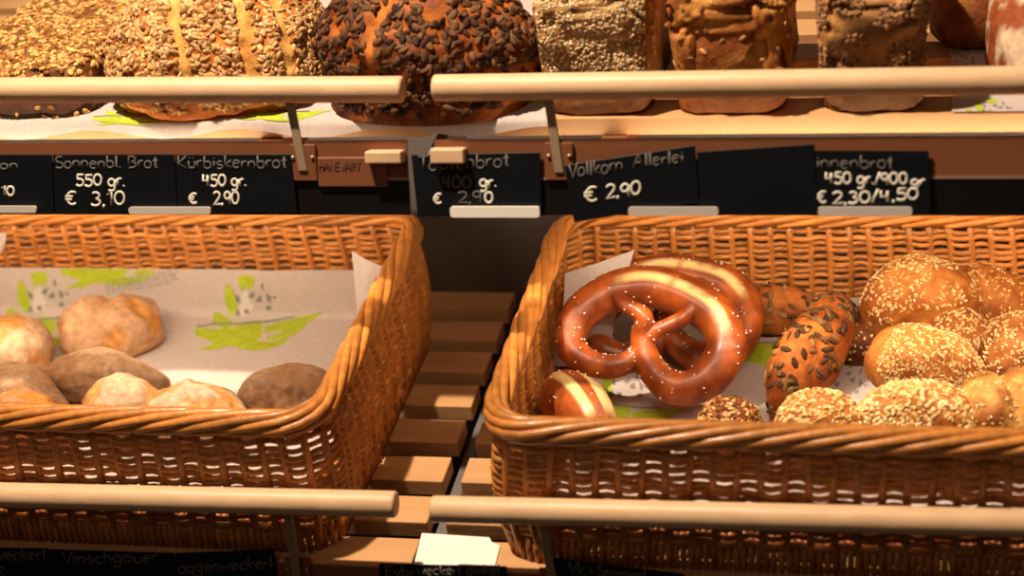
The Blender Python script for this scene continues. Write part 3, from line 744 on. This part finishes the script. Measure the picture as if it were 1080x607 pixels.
for ch, st in {'H': [[(.05, 0), (.05, .7)], [(.42, 0), (.42, .7)], [(.05, .36), (.42, .36)]], 'N': [[(.05, 0), (.05, .7), (.42, 0), (.42, .7)]], 'R': [[(.05, 0), (.05, .7)]+arc(.2, .53, .2, .17, 90, -90, 6)+[(.42, 0)]]}.items(): G[ch] = (.52, st)
def write(lines, Y, parent, name, material, rad=.0009):
    m = MB()
    for text, x, y, size, width, slope in lines:
        tot = sum(G[c][0] for c in text); sx = width/tot; cx = 0
        for c in text:
            w, st = G[c]; jy = rng.uniform(-.04, .04)
            for s in st:
                P = []
                for (a, b) in s:
                    px = x+(cx+a)*sx; py = y-(b+jy)*size+(cx+a)*sx*slope
                    P.append(on_y(px, py, Y))
                P = np.array(P)
                if len(P) > 1: m.tube(P, rad, 6, up=np.array([0, -1., .01]), flat=.5)
            cx += w
    o = m.build(name, material, parent); return o
def price_tag(quad, Y, label, title=(), price=(), clip=None, group='chalkboard price tags', name='price_tag'):
    m = MB(); fr = [on_y(px, py, Y) for px, py in quad]; bk_ = [p+np.array([0, .0014, 0]) for p in fr]
    m.add(fr+bk_, [(0, 3, 2, 1), (4, 5, 6, 7), (0, 1, 5, 4), (1, 2, 6, 5), (2, 3, 7, 6), (3, 0, 4, 7)])
    o = m.build(name, M_TAG, None, smooth=False, bevel=.0005); tag(o, label, 'price tag', group)
    if title: write(title, Y-.0004, o, 'product_name', M_CHALKD)
    if price: write(price, Y-.0004, o, 'price_text', M_CHALK, .0012)
    return o
def clip(px0, px1, py0, py1, Y, label, m=None):
    A = on_y(px0, py0, Y); B = on_y(px1, py1, Y)
    z0, z1 = min(A[2], B[2]), max(A[2], B[2]); zc = (z0+z1)/2; r = (z1-z0)/2
    mb = MB(); pts = []
    prof = [(A[0]+r*.6-r*.6*math.cos(a), 0) for a in ()]
    n = 6; out = []
    rr = min(.0026, r*.9)
    for (cx, cz, a0) in ((B[0]-rr, z1-rr, 0), (A[0]+rr, z1-rr, 90), (A[0]+rr, z0+rr, 180), (B[0]-rr, z0+rr, 270)):
        for i in range(n+1): a = math.radians(a0+90*i/n); out.append((cx+rr*math.cos(a), cz+rr*math.sin(a)))
    k = len(out); V = [(x, Y-.004, z) for x, z in out]+[(x, Y-.0005, z) for x, z in out]
    mb.add(V, [tuple(range(k))[::-1], tuple(range(k, 2*k))]+[(i, (i+1) % k, k+(i+1) % k, k+i) for i in range(k)])
    o = mb.build('tag_clip', m or M_CLIP, smooth=False); tag(o, label, 'clip', 'pale tag clips'); return o
YT = UPP[1]+Y_FASC-.0042
price_tag([(-70, 163), (54.5, 163), (57, 224.5), (-68, 224.5)], YT, 'black price tag cropped at the left edge, upper row', [('an', 0, 178, 13, 20, 0)], [('10', 1, 206, 14, 15, 0)])
price_tag([(55.5, 163), (183.5, 162.5), (187, 224.5), (58, 224.5)], YT-.0001, 'black chalk price tag reading 550 gr and 3,10 euro', [('Sonnenbl. Brot', 58, 177, 17, 110, .0)], [('550 gr.', 80, 196, 17, 53, 0), ('€', 69, 216, 20, 13, 0), ('3,10', 96, 216, 20, 37, 0)])
price_tag([(184.5, 163), (307, 162.5), (313.5, 224), (188, 224.5)], YT, 'black chalk price tag reading 450 gr with the word Kürbiskernbrot', [('Kürbiskernbrot', 187, 178, 18, 117, -.01)], [('450 gr.', 213, 196, 17, 48, 0), ('€', 199, 214, 15, 10, 0), ('2,90', 225, 215, 19, 28, 0)])
price_tag([(433.5, 163), (569.5, 160.5), (571.5, 228), (440.5, 228.5)], YT, 'black chalk price tag in the middle, half behind a pale wooden block', [('Topfenbrot', 441, 180, 20, 98, -.05), ('400', 466, 198, 18, 32, 0), ('2,9', 483, 213, 16, 26, 0)], [('gr.', 506, 197, 17, 19, 0), ('0', 511, 214, 16, 10, 0)])  # patch of light across the writing put into the chalk colour: some strokes white
write([('€', 457, 215, 15, 10, -.1)], YT-.0004, bpy.data.objects['price_tag.003'], 'euro_sign', M_CHALK, .0012)
price_tag([(595, 174.5), (733, 153), (737, 212), (605.5, 234.5)], YT-.0022, 'tilted black chalk price tag reading Vollkorn, its left corner hanging low', [('Vollkorn', 600, 188, 21, 58, -.13), ('Allerlei', 668, 177, 19, 54, -.10)], [('€', 616, 213, 22, 16, -.1), ('2,90', 639, 210, 20, 38, -.15)])
price_tag([(735, 160), (859, 152), (862, 226), (739, 226)], YT-.0008, 'blank glossy black tag without writing, right of the tilted one')
price_tag([(855, 158.5), (979.5, 159), (982, 225.5), (857, 226)], YT, 'black chalk price tag with two prices, rightmost in the upper row', [('innenbrot', 861, 178, 19, 83, 0)], [('450 gr./900', 870, 194, 17, 88, 0), ('gr', 961, 195, 13, 16, 0), ('€', 862, 214, 17, 11, 0), ('2,30/4,50', 878, 215, 17, 92, -.05)])
clip(-20, 40, 216.5, 223.5, YT-.0006, 'pale clip on the tag at the left edge')
clip(137, 223.5, 217.5, 225, YT-.0006, 'pale clip between the 3,10 tag and the Kürbiskernbrot tag')
clip(475.5, 570, 217, 228.5, YT-.0006, 'clip on the middle tag, coloured white as if brightly lit', M_WHITE)  # whiter material than the other clips stands in for light falling here
clip(663, 758, 217.5, 226.5, YT-.0030, 'pale clip under the tilted tag')
clip(863, 962, 217.5, 226.8, YT-.0006, 'pale clip on the rightmost tag')
# lower row, mostly below the frame
YL = LOW[1]+Y_FASC-.0042
price_tag([(-70, 576), (51, 578), (54, 642), (-68, 642)], YL, 'black price tag at the lower left corner of the photo', [('weckerl', -6, 590, 17, 55, 0), ('€', -4, 607, 14, 10, 0)])
price_tag([(52, 579), (184, 583), (187, 646), (55, 644)], YL-.0002, 'black tag in the lower row reading Vinschgauer', [('Vinschgauer', 66, 594, 16, 102, -.02)])
price_tag([(185, 583), (289, 579), (293, 648), (188, 648)], YL, 'black tag in the lower row reading oggenweckerl', [('oggenweckerl', 188, 604, 17, 100, -.05)])
price_tag([(399.5, 594), (534, 597), (536, 662), (402, 660)], YL, 'black tag in the lower row below the white card', [('Eybi', 406, 607, 14, 30, 0), ('weckerl dinkel', 440, 606, 14, 88, 0)])
price_tag([(584, 588), (722, 605), (716, 668), (580, 652)], YL-.0002, 'slanting black tag in the lower row reading Vk. Semmerl', [('Vk.-', 600, 604, 17, 27, .1), ('Semmerl', 630, 607, 16, 52, .1)])
# stamped letters on the brown tab
o = write([('HANEVART', 337, 180, 12, 44, 0)], Yt-.0003, shUL, 'stamped_letters', mat('stamp_ink', lin(60, 30, 18), .7), .0005)
o.matrix_parent_inverse = Matrix.Translation(-shUL.location)
# blank white card lying on the front slat in the slot
def card(corners, h):
    m = MB(); lo = [W(*on_slope(px, py, h), h) for px, py in corners]; hi = [p+NV*.0009 for p in lo]; k = len(lo)
    m.add(lo+hi, [tuple(range(k)), tuple(range(k, 2*k))[::-1]]+[(i, k+i, k+(i+1) % k, (i+1) % k) for i in range(k)])
    o = m.build('blank_card', M_WHITE, smooth=False)
    bm_fix(o); tag(o, 'bright blank white card lying on the front slats between the lower rails', 'card'); return o
def bm_fix(o):
    import bmesh
    b = bmesh.new(); b.from_mesh(o.data); bmesh.ops.recalc_face_normals(b, faces=b.faces); b.to_mesh(o.data); b.free()
card([(445, 562.5), (516, 567), (519, 572), (527.5, 575.5), (522, 596.5), (436.5, 596.5)], .0008)
for o in list(bpy.data.objects):
    if o.type == 'MESH' and o.name.split('.')[0] in ('price_tag', 'tag_clip', 'rail_stay', 'slat', 'fascia_board', 'bearer'): bm_fix(o)

# ------------------------------------------------------------------ lights
def area(name, loc, target, size, power, col=(1, .78, .52), spread=None):
    l = bpy.data.lights.new(name, 'AREA'); l.shape = 'DISK'; l.size = size; l.energy = power; l.color = col
    if spread: l.spread = spread
    o = bpy.data.objects.new(name, l); COL.objects.link(o); o.location = loc
    o.rotation_euler = (Vector(target)-Vector(loc)).to_track_quat('-Z', 'Y').to_euler(); return o
def spot(name, loc, target, power, angle, radius, col=(1, .74, .46), blend=.6):
    l = bpy.data.lights.new(name, 'SPOT'); l.energy = power; l.color = col; l.spot_size = angle; l.spot_blend = blend; l.shadow_soft_size = radius
    o = bpy.data.objects.new(name, l); COL.objects.link(o); o.location = loc
    o.rotation_euler = (Vector(target)-Vector(loc)).to_track_quat('-Z', 'Y').to_euler(); return o
spot('ceiling_spot', (-.34, -.56, LIFT+1.80), (-.0, .10, LIFT+.2), 225, 1.1, .03, (1, .79, .56))
area('front_fill_light', (-.5, -1.9, LIFT+1.35), (0, .2, LIFT+.2), .9, 3.2, (1, .76, .56))  # soft fill added to lift the basket insides, stands for no real lamp
def strip(x0, x1):
    l = bpy.data.lights.new('shelf_light', 'AREA'); l.shape = 'RECTANGLE'; l.size = x1-x0; l.size_y = .012; l.energy = 2.5; l.color = (1, .76, .50)
    o = bpy.data.objects.new('shelf_light', l); COL.objects.link(o); o.location = ((x0+x1)/2, UPP[1]+Y_FASC+.014, UPP[2]+SB+.012)
    o.rotation_euler = Vector((0, .93, -.36)).to_track_quat('-Z', 'Y').to_euler()
strip(-.90, -.10); strip(.12, .95)
w = bpy.data.worlds.new('world'); scn.world = w; w.use_nodes = True
w.node_tree.nodes['Background'].inputs[0].default_value = (1, .62, .38, 1); w.node_tree.nodes['Background'].inputs[1].default_value = .035

# ------------------------------------------------------------------ camera
cd = bpy.data.cameras.new('camera'); cd.sensor_width = 36; cd.lens = FPX/1080*36; cd.clip_start = .05
co = bpy.data.objects.new('camera', cd); COL.objects.link(co)
Mc = Matrix(((RT[0], UP[0], -fw[0]), (RT[1], UP[1], -fw[1]), (RT[2], UP[2], -fw[2]))).to_4x4(); Mc.translation = Vector(CAM); co.matrix_world = Mc
cd.dof.use_dof = True; cd.dof.focus_distance = 1.78; cd.dof.aperture_fstop = 3.0
scn.camera = co
scn.view_settings.view_transform = 'Standard'; scn.view_settings.look = 'None'; scn.view_settings.gamma = 1; scn.view_settings.exposure = 0; scn.view_settings.use_curve_mapping = False
